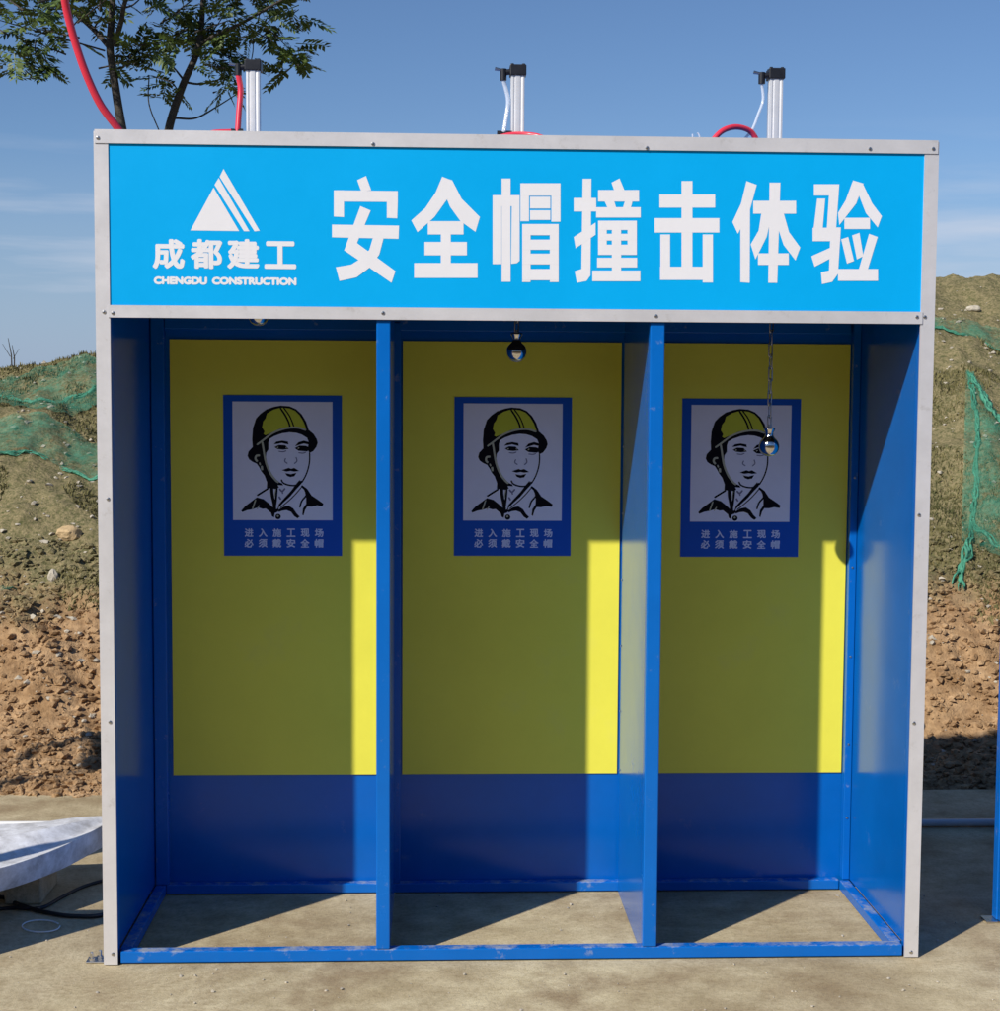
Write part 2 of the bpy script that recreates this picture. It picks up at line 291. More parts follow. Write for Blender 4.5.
bx = np.linspace(-60, 60, 90); by = np.linspace(-34, -9, 36)  # unseen bank added behind the camera to cut low sky light
fbk = MB(); fbk.v = [(x, y, -0.12+6.2*smooth((-9.5-y)/9.0)+(0.5*fb(x, y, 0.25, 6.0, 3)+0.15*fb(x, y, 1.2, 7.0, 3))*smooth((-9.5-y)/4)) for y in by for x in bx]
fbk.f = [(j*90+i, j*90+i+1, (j+1)*90+i+1, (j+1)*90+i) for j in range(35) for i in range(89)]; fbk.sm = [True]*len(fbk.f)
tag(fbk.build('added_sky_block_bank', HILL), 'unseen grassy earth bank added across the yard to block low sky', kind='structure')
ICO = bmesh.new(); bmesh.ops.create_icosphere(ICO, subdivisions=1, radius=1); ICO.verts.index_update()
iv = np.array([v.co[:] for v in ICO.verts]); fi = np.array([[v.index for v in f.verts] for f in ICO.faces]); ICO.free()
ICO2 = bmesh.new(); bmesh.ops.create_icosphere(ICO2, subdivisions=3, radius=1); ICO2.verts.index_update()
iv2 = np.array([v.co[:] for v in ICO2.verts]); fi2 = [tuple(v.index for v in f.verts) for f in ICO2.faces]; ICO2.free()
def scatter(name, m, pts, label, smin, smax, flat, parent=None):
    V = []; F = []; n0 = 0
    for (x, y) in pts:
        s = smin+(smax-smin)*rng.random()**3
        q = iv*(1+0.28*rng.standard_normal((len(iv), 1)))*np.array([s*(0.8+0.5*rng.random()), s*(0.8+0.5*rng.random()), s*flat])
        a = rng.random()*6.28; ca, sa = math.cos(a), math.sin(a)
        q = np.stack([q[:, 0]*ca-q[:, 1]*sa+x, q[:, 0]*sa+q[:, 1]*ca+y, q[:, 2]+hill_h(x, y)+s*flat*0.25], 1)
        V.append(q); F.append(fi+n0); n0 += len(iv)
    me = bpy.data.meshes.new(name); me.from_pydata(np.concatenate(V).tolist(), [], np.concatenate(F).tolist()); me.materials.append(m); me.polygons.foreach_set('use_smooth', [False]*len(me.polygons))
    o = bpy.data.objects.new(name, me); COL.objects.link(o); tag(o, label, kind='stuff'); return o
def strip_pts(n, y0, y1, wide=0.25, pw=1.0):            # more of them where the bank shows beside the booth
    out = []
    for i in range(n):
        y = y0+(y1-y0)*rng.random()**pw; u = rng.random(); d = y+4.47
        if u < 0.42: x = CAM.x+d*(-0.30+0.12*rng.random())
        elif u < 0.80: x = CAM.x+d*(0.29+0.12*rng.random())
        else: x = -2.9+9.3*rng.random()
        out.append((x, y))
    return out
tag(scatter('loose_soil', HILL, strip_pts(13000, 1.9, 4.1, pw=1.1), 'loose brown clods of dug soil at the foot of the bank', 0.003, 0.024, 0.72), cat='soil')
def grit():
    V = []; F = []; n0 = 0
    for i in range(420):
        x = -0.8+4.2*rng.random(); y = -0.75+1.35*rng.random() if i % 3 else -0.62+0.55*rng.random(); s = 0.0012+0.0042*rng.random()**3
        q_ = iv*(1+0.25*rng.standard_normal((len(iv), 1)))*np.array([s, s*(0.7+0.6*rng.random()), s*0.7])
        V.append(q_+np.array([x, y, s*0.55])); F.append(fi+n0); n0 += len(iv)
    me = bpy.data.meshes.new('grit'); me.from_pydata(np.concatenate(V).tolist(), [], np.concatenate(F).tolist()); me.materials.append(STONE)
    o = bpy.data.objects.new('grit', me); COL.objects.link(o); tag(o, 'fine pale grit strewn over the concrete', 'grit', kind='stuff')
grit()
tag(scatter('scattered_stones', STONE, strip_pts(1500, 2.4, 7.3), 'small pale stones scattered over the bank', 0.004, 0.022, 0.6), cat='stones')
GV = []; GF = []; gn = 0
for (x, y) in strip_pts(60000, 3.3, 6.4):
    z = hill_h(x, y)
    if z < 0.50+0.22*fb(x, y, 1.2, 5.0, 2) or fb(x, y, 1.5, 8.0, 2) < -0.15: continue
    a = rng.random()*6.28; L = 0.008+0.026*rng.random()**2; w = 0.003+0.003*rng.random(); lean = L*0.8*rng.random()
    b = rng.random()*6.28; cx, cy = math.cos(a)*w, math.sin(a)*w; dx, dy = math.cos(b)*lean, math.sin(b)*lean
    GV += [(x-cx, y-cy, z-0.005), (x+cx, y+cy, z-0.005), (x+dx*0.4+cx*0.7, y+dy*0.4+cy*0.7, z+L*0.6), (x+dx, y+dy, z+L)]
    GF += [(gn, gn+1, gn+2), (gn, gn+2, gn+3)]; gn += 4
me = bpy.data.meshes.new('grass'); me.from_pydata(GV, [], GF); me.materials.append(GRASS)
o = bpy.data.objects.new('grass', me); COL.objects.link(o); tag(o, 'short dull green and dry grass on the bank', 'grass', kind='stuff')

def on_hill(px, py, off=0.0, fine=False):
    d = ray(px, py); t = 6.2
    while t < 18:
        p = CAM+d*t
        if p.z < hill_h(p.x, p.y, fine)+off: return p
        t += 0.02
    return CAM+d*12
def rock(px, py, r, m, label, sq):
    p = on_hill(px, py); c = iv2.copy(); s = random.random()*50
    q = []
    for v in c:
        f = 1+0.28*noise.noise(Vector((v[0]*1.1+s, v[1]*1.1, v[2]*1.1)))+0.13*noise.noise(Vector((v[0]*3+s, v[1]*3, v[2]*3)))
        f = min(f, 1.12); q.append((p.x+v[0]*f*r*sq[0], p.y+v[1]*f*r*sq[1], hill_h(p.x, p.y)+r*sq[2]*0.45+v[2]*f*r*sq[2]))
    k = MB(); k.add(q, fi2); return tag(k.build('rock', m), label, 'rock')
SAND = mat('tan_sandstone', (0.55, 0.40, 0.22), 0.9, spec=0.2, var=0.3, vscale=11, bump=0.6, bscale=45, bdist=0.012)
rock(69, 538, 0.070, SAND, 'tan rounded rock lying in the grass of the bank', (1.0, 0.7, 0.62))
rock(53, 584, 0.032, STONE, 'small white stone below the tan rock on the bank', (0.9, 0.8, 1.1))
rock(974, 302, 0.045, STONE, 'pale flat stone high on the bank above the green netting', (1.2, 0.7, 0.55))

# ------------------------------------------------------------------ green netting on the bank
def hillnet(edges, label, nu=70, nv=24, lift=0.03, amp=0.03, ropes=(), m=NET):
    # edges: upper and lower line of the sheet, followed over the bank
    up = spline([on_hill(*e) for e in edges[0]], 12); lo = spline([on_hill(*e) for e in edges[1]], 12)
    def pick(P, t): f = t*(len(P)-1); i = min(int(f), len(P)-2); return P[i].lerp(P[i+1], f-i)
    root = empty('safety_net', pick(lo, 0.5), label, 'net', 'green nets spread on the bank')
    vs = []
    for j in range(nv):
        for i in range(nu):
            p = pick(up, i/(nu-1)).lerp(pick(lo, i/(nu-1)), j/(nv-1))
            z = max(p.z, hill_h(p.x, p.y))
            vs.append((p.x, p.y, hill_h(p.x, p.y)+lift*0.6+abs(amp*fb(p.x, p.y, 6, 3.3, 3))))
    fs = [(j*nu+i, j*nu+i+1, (j+1)*nu+i+1, (j+1)*nu+i) for j in range(nv-1) for i in range(nu-1)]
    k = MB(); k.add(vs, fs, True); k.build('net_sheet', m, root)
    for line, rad in ropes:
        P0 = spline([on_hill(*e) for e in line], 16); n = len(P0)
        for s_ in range(5):
            k = MB(); P = []; o_ = 3.7*s_+1
            for p in P0:
                x = p.x+rad*1.3*fb(p.x, p.y+p.z, 5, o_, 2); y = p.y+rad*1.3*fb(p.x, p.y, 5, o_+9, 2)
                P.append(Vector((x, y, hill_h(x, y)+rad*0.5+rad*0.9*abs(fb(x, y+p.z, 7, o_+4, 2)))))
            k.tube(P, [rad*0.42*min(1, 0.15+4*min(i, n-1-i)/n)*(0.4+1.1*abs(fb(p.x*1.3, p.y+p.z, 10, o_, 2))) for i, p in enumerate(P)], 5); k.build('gathered_edge', NETD, root)
    return root
hillnet([[(-60, 384), (0, 382), (50, 372), (110, 366), (160, 366)], [(-60, 415), (0, 408), (50, 420), (110, 398), (160, 400)]],
        'green dust net laid along the bank crest, its folded edge showing', ropes=[([(-60, 402), (0, 396), (40, 398), (80, 391), (110, 386), (160, 388)], 0.018)])
hillnet([[(-60, 428), (0, 430), (50, 424), (110, 434), (160, 430)], [(-60, 470), (0, 466), (30, 458), (60, 466), (110, 472), (160, 474)]],
        'green dust net sagging in a band below the crest net', ropes=[([(-60, 468), (0, 464), (28, 457), (48, 458)], 0.017), ([(60, 466), (85, 468), (110, 470), (160, 472)], 0.02)])
hillnet([[(-50, 598), (0, 600), (14, 600), (26, 598)], [(-50, 612), (0, 609), (14, 606), (26, 601)]], 'scrap of green net on the soil edge of the bank', nu=30, nv=6)
hillnet([[(900, 312), (935, 316), (970, 318), (1010, 322), (1060, 320)], [(900, 330), (935, 326), (970, 332), (1010, 338), (1060, 340)]],
        'narrow strip of green net across the upper bank', ropes=[([(900, 326), (935, 324), (970, 329), (1010, 336)], 0.016)])
hillnet([[(966, 374), (985, 396), (1004, 430), (1060, 520)], [(960, 592), (968, 575), (985, 560), (1060, 580)]],
        'torn green net hanging down the bank in a twisted drape', nu=60, nv=60, ropes=[([(966, 374), (980, 398), (992, 420), (1004, 440), (1040, 500)], 0.030),
        ([(968, 378), (975, 420), (977, 462), (974, 505), (969, 545), (962, 596)], 0.020), ([(972, 520), (985, 535), (1002, 548), (1040, 560)], 0.022), ([(969, 545), (964, 575), (960, 598)], 0.03)])

# ------------------------------------------------------------------ trees behind the bank
def leaf_proto():
    v = []; f = []
    def lf(p, d, L, w):
        s = Vector((d.y, -d.x, 0)); n = len(v)
        v.extend([p, p+d*L*0.45+s*w+Vector((0, 0, -0.004)), p+d*L+Vector((0, 0, -0.016)), p+d*L*0.45-s*w+Vector((0, 0, -0.004))]); f.append((n, n+1, n+2, n+3))
    Lr = 0.30
    for k in range(6):
        t = 0.07+k*0.040; z = -0.55*t*t
        for s in (-1, 1):
            a = s*R(62-k*3); lf(Vector((t, 0, z)), Vector((math.cos(a), math.sin(a), 0)), 0.105-0.003*k, 0.022)
    lf(Vector((Lr, 0, -0.55*Lr*Lr)), Vector((1, 0, 0)), 0.075, 0.015)
    n = len(v); v.extend([Vector((0, -0.002, 0)), Vector((0, 0.002, 0)), Vector((Lr, 0.001, -0.55*Lr*Lr)), Vector((Lr, -0.001, -0.55*Lr*Lr))]); f.append((n, n+1, n+2, n+3))
    return np.array([q[:] for q in v]), np.array(f)
LV, LF = leaf_proto()
def tree(label, Y, trunk, limbs, twigs, clusters, nleaf=9):
    base = at(*trunk[0][:2], Y); bz = hill_h(base.x, Y); root = empty('tree', (base.x, Y, bz), label, 'tree', 'trees standing behind the bank')
    k = MB(); lean = at(trunk[0][0]*2-trunk[1][0], trunk[0][1]*2-trunk[1][1], Y)-base; nb_ = max(2, int((base.z-bz+0.2)/-lean.z)+1); pts = [base+lean*q_ for q_ in range(nb_, 0, -1)]+[at(a, b, Y) for a, b, _ in trunk]
    P = spline(pts, 6); rr = [trunk[0][2]*0.72]*nb_+[c*0.66 for _, _, c in trunk]; W = []
    for i in range(len(P)):
        f = i/(len(P)-1)*(len(rr)-1); a = min(int(f), len(rr)-2); W.append(rr[a]+(rr[a+1]-rr[a])*(f-a))
    k.tube(P, W, 10); tr = k.build('trunk', BARK, root)
    for li in limbs:
        k = MB(); dy = li[0]; P = [at(a, b, Y+dy*min(1, i/2)) for i, (a, b) in enumerate(li[3])]; P = spline(P, 6)
        k.tube(P, [0.75*(li[1]+(li[2]-li[1])*i/(len(P)-1)) for i in range(len(P))], 7); k.build('limb', BARK, root)
    k = MB()
    V = []; F = []; n0 = 0
    for (px, py, dy, rad, cnt) in clusters:
        c = at(px, py, Y+dy)
        for q in range(int(cnt*0.95+0.5)):
            az = rng.random()*6.28; up = rng.normal(0.15, 0.4); s = 0.55+0.42*rng.random(); roll = rng.normal(0, 0.5)
            o = np.array([c.x, c.y, c.z])+rad*np.array([rng.normal()*0.5, rng.normal()*0.6, rng.normal()*0.4])
            M = np.array((Matrix.Rotation(az, 3, 'Z') @ Matrix.Rotation(up, 3, 'Y') @ Matrix.Rotation(roll, 3, 'X')))
            V.append(((LV+rng.normal(0, 0.0055, LV.shape))*s*np.array([1, 0.75+0.5*rng.random(), 1])) @ M.T+o); F.append(LF+n0); n0 += len(LV)
        if rad > 0.05:
            e = c+Vector((rng.normal()*0.1, 0, -0.05)); k.tube([c+Vector((rng.normal()*rad, rng.normal()*rad, -rad*0.8)), e], [0.009, 0.004], 5)
    for (w, a) in twigs: k.tube(spline([at(x, y, Y) for x, y in a], 6), w, 5)
    k.build('twigs', BARK, root)['kind'] = 'stuff'
    me = bpy.data.meshes.new('crown'); me.from_pydata(np.concatenate(V).tolist(), [], np.concatenate(F).tolist()); me.materials.append(LEAF)
    cr = bpy.data.objects.new('crown', me); COL.objects.link(cr); cr.parent = root; cr.matrix_parent_inverse = root.matrix_basis.inverted(); cr['kind'] = 'stuff'
    return root
def over(x0, x1, y0, y1, n, d=0.8):
    return [(x0+(x1-x0)*rng.random(), y0+(y1-y0)*rng.random(), rng.normal()*d, 0.30, 6) for _ in range(n)]
tree('slender tree forking low, its leafy boughs behind the red hose', 9.4,
     [(124, 140, 0.062), (118, 105, 0.056), (112, 65, 0.052), (110, 46, 0.050), (112, 10, 0.044), (113, -40, 0.036), (116, -110, 0.02)],
     [(0.3, 0.034, 0.016, [(110, 48), (92, 28), (68, 8), (40, -8), (0, -22)]), (-0.2, 0.034, 0.018, [(114, 46), (121, 22), (125, 2), (138, -30), (150, -80)]),
      (0.2, 0.014, 0.006, [(124, 8), (133, 5), (143, -4)]), (0.2, 0.014, 0.005, [(112, 56), (130, 57), (150, 58), (172, 66)]),
      (0.2, 0.012, 0.005, [(108, 44), (96, 34), (89, 18), (94, 6)])],
     [(0.006, [(36, 40), (35, 48), (36, 56)])],
     [(8, 18, 0.2, 0.24, 9), (28, 12, -0.2, 0.24, 9), (50, 22, 0.1, 0.22, 8), (10, 42, 0.2, 0.20, 8), (3, 60, -0.2, 0.14, 6), (26, 34, 0.1, 0.20, 7), (38, 38, 0.2, 0.15, 5),
      (36, 62, 0.0, 0.09, 8), (28, 66, 0.0, 0.08, 5), (45, 66, 0.0, 0.09, 5), (82, 8, -0.1, 0.18, 8), (98, 10, 0.1, 0.16, 7), (62, 4, 0.2, 0.2, 6),
      (136, 52, 0.2, 0.18, 9), (152, 46, 0, 0.18, 9), (160, 36, 0.2, 0.18, 8), (126, 57, 0, 0.10, 4), (162, 56, 0.1, 0.13, 6), (114, 62, 0.1, 0.05, 3), (150, 16, 0.3, 0.18, 7), (105, 2, 0.2, 0.15, 5)]
     + over(-60, 170, -130, -6, 55))
tree('leaning tree with a bent trunk and drooping fern-like leaves', 9.9,
     [(166, 145, 0.060), (171, 120, 0.056), (183, 85, 0.050), (196, 55, 0.044), (201, 30, 0.040), (203, 0, 0.034), (206, -60, 0.02)],
     [(-0.2, 0.026, 0.012, [(200, 44), (218, 34), (242, 23), (268, 8), (300, -10)]), (0.2, 0.020, 0.008, [(199, 22), (186, 30), (172, 36), (150, 44)]),
      (0.3, 0.016, 0.007, [(184, 82), (200, 84), (218, 80), (236, 73)]), (0.3, 0.015, 0.006, [(175, 118), (196, 118), (218, 106), (240, 92)]),
      (0.2, 0.014, 0.006, [(182, 78), (172, 66), (160, 57)]), (0.0, 0.012, 0.005, [(262, 24), (276, 36), (286, 46)])],
     [(0.006, [(149, 76), (149, 104), (160, 133)]), (0.006, [(178, 90), (170, 82), (152, 76)]), (0.005, [(253, 34), (253, 50), (251, 62)]), (0.006, [(264, 34), (280, 48), (290, 54)])],
     [(170, 8, 0.2, 0.2, 8), (188, 6, -0.2, 0.2, 8), (210, 10, 0.2, 0.22, 9), (230, 14, -0.2, 0.22, 10), (250, 8, 0.2, 0.2, 9), (268, 14, 0.1, 0.2, 9), (284, 4, 0.2, 0.18, 7), (302, 4, 0, 0.13, 5),
      (222, 26, 0.2, 0.16, 7), (252, 26, -0.1, 0.12, 7), (300, 20, 0.1, 0.07, 3), (272, 20, 0.1, 0.14, 5), (290, 50, 0, 0.12, 9), (284, 66, 0.1, 0.11, 6), (300, 60, 0, 0.08, 4), (296, 42, 0, 0.07, 3),
      (212, 52, 0.2, 0.14, 8), (226, 50, 0.1, 0.14, 7), (206, 60, 0.0, 0.10, 6), (236, 56, 0.1, 0.12, 5), (230, 60, 0.1, 0.1, 4), (226, 86, 0, 0.07, 7), (234, 84, 0.0, 0.06, 4),
      (152, 77, 0, 0.03, 2), (163, 82, 0, 0.05, 3), (166, 98, 0, 0.05, 3), (176, 90, 0.0, 0.04, 2), (190, 24, 0.2, 0.14, 6), (176, 28, 0.2, 0.12, 5)]
     + over(150, 300, -130, -10, 38))
for i, (a, b) in enumerate([((12, 372), (8, 338)), ((14, 370), (12, 345))]):
    p = on_hill(a[0], a[1]); k = MB(); d = p.y; q = at(b[0], b[1], d); k.tube([p-Vector((0, 0, 0.05)), p.lerp(q, 0.5)+Vector((0.01, 0, 0)), q], [0.006, 0.005, 0.002], 6)
    k.tube([p.lerp(q, 0.45), p.lerp(q, 0.75)+Vector((0.05*(1 if i else -1), 0, 0.02))], [0.003, 0.0015], 5)
    tag(k.build('sapling', BARK), ['bare thin sapling standing on the bank crest', 'shorter bare sapling beside the thin one on the crest'][i], 'sapling')

# ------------------------------------------------------------------ the booth
W_, H_, D_ = 2.400, 2.400, 0.660
booth = empty('impact_booth', (1.2, 0, 0), 'blue steel three-bay booth with cyan Chinese sign and yellow back panels', 'booth')
def part(name, m, *boxes, bev=0.0, parent=booth):
    k = MB()
    for b in boxes: k.box(*b, bev)
    return k.build(name, m, parent)
T = 0.036
# floor rails
part('bottom_rail', BLUE, (0.043, 2.357, 0.0, T, 0.004, 0.038), bev=0.003)
part('bottom_rail', BLUE, (0.070, 2.330, D_-T, D_-0.002, 0.004, 0.036), bev=0.003)
for x0 in (0.036, 2.330): part('bottom_rail', BLUE, (x0, x0+0.034, T+0.001, D_-T-0.001, 0.004, 0.037), bev=0.003)
# posts
part('corner_post', BLUE, (0.004, 0.036, 0.002, T, 0.003, 2.36), bev=0.002)
part('corner_post', BLUE, (2.364, 2.396, 0.002, T, 0.003, 2.36), bev=0.002)
part('corner_post', BLUE, (0.036, 0.078, D_-T-0.001, D_-0.003, 0.037, 2.36), bev=0.002)
part('corner_post', BLUE, (2.340, 2.364, D_-T-0.001, D_-0.003, 0.038, 2.36), bev=0.002)
part('divider_post', BLUE, (0.789, 0.829, -0.001, T+0.002, 0.039, 1.879), bev=0.003)
part('divider_post', BLUE, (1.576, 1.618, -0.001, T+0.002, 0.039, 1.879), bev=0.003)
part('divider_post', BLUE, (0.800, 0.846, D_-T-0.001, D_-0.003, 0.037, 1.90), bev=0.002)
part('divider_post', BLUE, (1.584, 1.642, D_-T-0.001, D_-0.003, 0.037, 1.90), bev=0.002)
# sheets
part('divider_wall', BLUEP, (0.822, 0.827, T+0.003, D_-T-0.002, 0.003, 2.33))
part('divider_wall', BLUEP, (1.578, 1.583, T+0.003, D_-T-0.002, 0.003, 2.33))
part('side_wall', BLUEP, (-0.001, 0.0035, 0.003, D_-0.002, 0.006, 2.36), (0.0295, 0.0335, T+0.001, D_-T-0.002, 0.039, 2.35))
part('side_wall', BLUEP, (2.3965, 2.401, 0.003, D_-0.002, 0.006, 2.36), (2.3645, 2.3685, T+0.001, D_-T-0.002, 0.039, 2.35))
back = part('back_wall', BLUEP, (0.0, 2.4, D_, D_+0.004, 0.002, 2.37))
part('top_rail', BLUE, (0.08, 2.33, D_-0.03, D_-0.002, 1.875, 1.91), (0.04, 2.36, 0.006, T, 1.884, 1.915), bev=0.002)
part('roof', BLUEP, (-0.0005, 2.3995, -0.003, D_+0.006, 2.3725, 2.380), (-0.0005, 2.3995, 0.004, D_-0.001, 2.3605, 2.3720))
CEIL = mat('added_ceiling_black', (0.012, 0.012, 0.014), 0.95, 0, 0.1)
part('added_shade_ceiling', CEIL, (0.038, 2.362, 0.037, D_-0.031, 1.925, 1.935))  # unseen black sheet added to darken the top of the bays
for x0, x1 in ((0.092, 0.786), (0.852, 1.5735), (1.652, 2.3370)):       # printed banners glued on the back wall
    k = MB(); n = 14
    vs = []; zs = [0.398+(1.842-0.398)*j/30 for j in range(31)]; xx = [x0+(x1-x0)*i/n for i in range(n+1)]
    for z in zs:
        for x in xx: vs.append((x, D_-0.0045-0.0012*abs(noise.noise(Vector((x*3, 0, z*3)))), z))
    k.add(vs, [(j*(n+1)+i, j*(n+1)+i+1, (j+1)*(n+1)+i+1, (j+1)*(n+1)+i) for j in range(30) for i in range(n)], True)
    k.build('yellow_banner', YELL, back)
# small screws along the corner between banner and walls
def screw_obj():
    k = MB(); k.lathe((0, 0, 0), [(0.0055, 0), (0.0055, 0.0012), (0.0040, 0.0028), (0.0012, 0.0034)], 12); k.add([(-0.003, -0.0006, 0.0036), (0.003, -0.0006, 0.0036), (0.003, 0.0006, 0.0036), (-0.003, 0.0006, 0.0036)], [(0, 1, 2, 3)])
    me = bpy.data.meshes.new('screw'); me.from_pydata(k.v, [], k.f); me.materials.append(ZINC); me.polygons.foreach_set('use_smooth', [False]*len(me.polygons)); return me
SCREW = screw_obj()
def screw(loc, axis='front', parent=booth, s=1.0):
    o = bpy.data.objects.new('screw', SCREW); COL.objects.link(o); o.parent = parent; o.matrix_parent_inverse = parent.matrix_basis.inverted()
    o.location = loc; o.rotation_euler = (R(90), random.random()*3, 0) if axis == 'front' else (0, R(-90), 0) if axis == 'left' else (0, R(90), 0); o.scale = (s, s, s); return o
# aluminium trim
A0, A1 = -0.0075, -0.0045
part('aluminium_trim', ALU, (-0.001, 0.037, A0, A1+0.003, 0.003, 2.400), (-0.0035, -0.001, A0, 0.038, 0.003, 2.400))
part('aluminium_trim', ALU, (2.361, 2.400, A0, A1+0.003, 0.003, 2.400), (2.400, 2.4025, A0, 0.038, 0.003, 2.400))
part('aluminium_trim', ALU, (0.000, 2.399, A0-0.003, A1-0.0035, 2.366, 2.402), (0.0, 2.399, A0-0.003, 0.036, 2.402, 2.4045))
part('aluminium_trim', ALU, (0.032, 2.366, A0-0.003, A1-0.0035, 1.880, 1.915))
for px, py in ((98, 138), (104, 312), (108, 499), (110, 722), (113, 954), (933, 149), (925, 317), (919, 515), (914, 723), (911, 952)): p = at(px, py, A0); screw((p.x, A0-(0.0032 if p.z > 2.36 else 0.0002), p.z))
for px, py in ((113, 313), (373, 144), (647, 148), (383, 313), (656, 316), (917, 317), (870, 149)): p = at(px, py, A0-0.003); screw((p.x, A0-0.0032, p.z))
for x in (1.5765,):
    for z in (0.42, 0.62, 0.84, 1.06, 1.28, 1.5): screw((x+0.0012, D_-0.05, z), 'left', s=0.7)
for z in (0.25, 0.5, 0.8, 1.1, 1.4): screw((2.352, D_-T-0.0012, z), 'front', s=0.7)
# foot plate
k = MB(); k.box(-0.060, -0.006, 0.01, 0.055, 0.001, 0.006, 0.0015); fp = k.build('foot_plate', ZINC, booth)
k = MB()
for x, y in ((-0.045, 0.024), (-0.024, 0.040)): k.lathe((x, y, 0.006), [(0.009, 0), (0.009, 0.007), (0.005, 0.008), (0.005, 0.022), (0.003, 0.024)], 6, False)
k.build('anchor_bolt', ZINC, fp)

# ------------------------------------------------------------------ sign
sign = part('sign_board', CYAN, (0.030, 2.368, -0.0042, 0.003, 1.905, 2.372))
def flat(polys, y0, step, fn):
    k = MB()
    for i, P in enumerate(polys): k.add([(*fn(*p)[:1], y0-step*i, fn(*p)[2]) for p in P], [tuple(range(len(P)))])
    return k
def rect(a, b, c, d): return [(a, b), (c, b), (c, d), (a, d)]
fa = lambda x, y: at(320+x/3.846, 165+y/3.846, -0.006)
fbb = lambda x, y: at(570+x/3.125, 165+y/3.125, -0.006)
CH_A = [
 [[(143, 58), (177, 42), (197, 97), (158, 100)], [(53, 97), (299, 100), (299, 142), (53, 140)], [(53, 97), (92, 97), (92, 200), (53, 198)], [(257, 140), (299, 140), (297, 205), (257, 203)],
  [(46, 229), (304, 233), (302, 284), (46, 278)], [(155, 158), (195, 175), (140, 305), (93, 328)], [(93, 328), (135, 295), (290, 408), (275, 453)],
  [(205, 275), (245, 280), (228, 345), (190, 395), (140, 432), (75, 446), (61, 393), (120, 383), (165, 355), (190, 325)]],
 [[(470, 45), (510, 60), (490, 130), (440, 200), (375, 258), (351, 213), (405, 165), (445, 105)], [(475, 60), (508, 58), (545, 130), (615, 200), (598, 257), (540, 215), (500, 160), (480, 110)],
  rect(415, 216, 552, 267), rect(402, 296, 565, 347), rect(362, 377, 606, 434), rect(465, 250, 503, 390)],
 [rect(664, 116, 698, 381), rect(664, 116, 768, 158), rect(699, 52, 733, 449), [(738, 150), (768, 150), (768, 368), (758, 377), (735, 380)],
  rect(771, 70, 804, 216), rect(890, 70, 925, 218), rect(771, 70, 925, 118), rect(808, 122, 886, 167), rect(808, 174, 886, 211),
  rect(778, 227, 810, 450), rect(884, 227, 918, 450), rect(778, 227, 918, 270), rect(778, 287, 918, 326), rect(778, 341, 918, 382), rect(778, 400, 918, 443)]]
CH_B = [
 [[(40, 43), (67, 43), (64, 345), (52, 362), (22, 368), (15, 332), (36, 325)], rect(12, 103, 82, 145), [(12, 225), (80, 180), (80, 218), (18, 260)], [(130, 55), (155, 42), (170, 78), (140, 85)],
  rect(88, 78, 216, 114), [(108, 112), (138, 112), (145, 135), (118, 135)], [(165, 135), (172, 112), (196, 112), (190, 135)], rect(82, 132, 221, 164),
  rect(88, 174, 115, 281), rect(180, 174, 209, 281), rect(88, 174, 209, 203), rect(88, 215, 209, 236), rect(88, 249, 209, 281), rect(131, 174, 160, 345), rect(85, 290, 210, 320), rect(70, 330, 220, 363)],
 [rect(349, 50, 383, 330), rect(280, 92, 454, 133), rect(265, 166, 467, 211), rect(283, 217, 313, 357), rect(415, 217, 447, 367), rect(282, 318, 420, 359)],
 [[(552, 50), (584, 62), (560, 150), (525, 215), (508, 178), (535, 120)], [(533, 165), (563, 120), (562, 368), (533, 366)], rect(573, 112, 707, 152), [(624, 55), (658, 55), (648, 368), (620, 368)],
  [(600, 140), (632, 150), (615, 225), (580, 295), (565, 248), (590, 205)], [(645, 140), (668, 150), (685, 210), (720, 258), (705, 298), (668, 250), (648, 190)], rect(588, 276, 684, 312)],
 [rect(763, 60, 840, 95), [(812, 60), (842, 60), (832, 200), (803, 200)], [(773, 105), (798, 105), (790, 200), (762, 198)], rect(759, 196, 845, 238),
  [(815, 195), (847, 195), (838, 340), (820, 365), (788, 372), (785, 335), (810, 330)], [(755, 285), (815, 258), (818, 290), (765, 318)],
  [(885, 48), (918, 58), (895, 120), (842, 188), (838, 150), (862, 110)], [(890, 60), (915, 58), (945, 120), (975, 160), (962, 195), (925, 150)], rect(858, 165, 938, 200),
  [(848, 232), (870, 225), (888, 300), (866, 308)], [(882, 220), (905, 212), (917, 285), (897, 295)], [(935, 215), (962, 225), (930, 330), (902, 330)], rect(838, 325, 963, 362)]]
for c in CH_A: flat(c, -0.0046, 0.00004, fa).build('sign_character', WHITE, sign)
for c in CH_B: flat(c, -0.0046, 0.00004, fbb).build('sign_character', WHITE, sign)
fl = lambda x, y: at(145+x/6.25, 160+y/6.25, -0.006)
flat([[(428, 172), (588, 444), (283, 440)], [(460, 112), (652, 445), (618, 445), (434, 155)], [(490, 56), (716, 442), (684, 446), (466, 105)]], -0.0046, 0.00004, fl).build('logo_triangle', WHITE, sign)
def glyph(ch):
    c = bpy.data.curves.new('g', 'FONT'); c.body = ch; o = bpy.data.objects.new('g', c); COL.objects.link(o)
    me = bpy.data.meshes.new_from_object(o.evaluated_get(bpy.context.evaluated_depsgraph_get()))
    v = np.array([p.co[:2] for p in me.vertices]); f = [tuple(p.vertices) for p in me.polygons]
    bpy.data.objects.remove(o); bpy.data.curves.remove(c); bpy.data.meshes.remove(me)
    lo = v.min(0); hi = v.max(0); return (v-lo)/(hi-lo), f
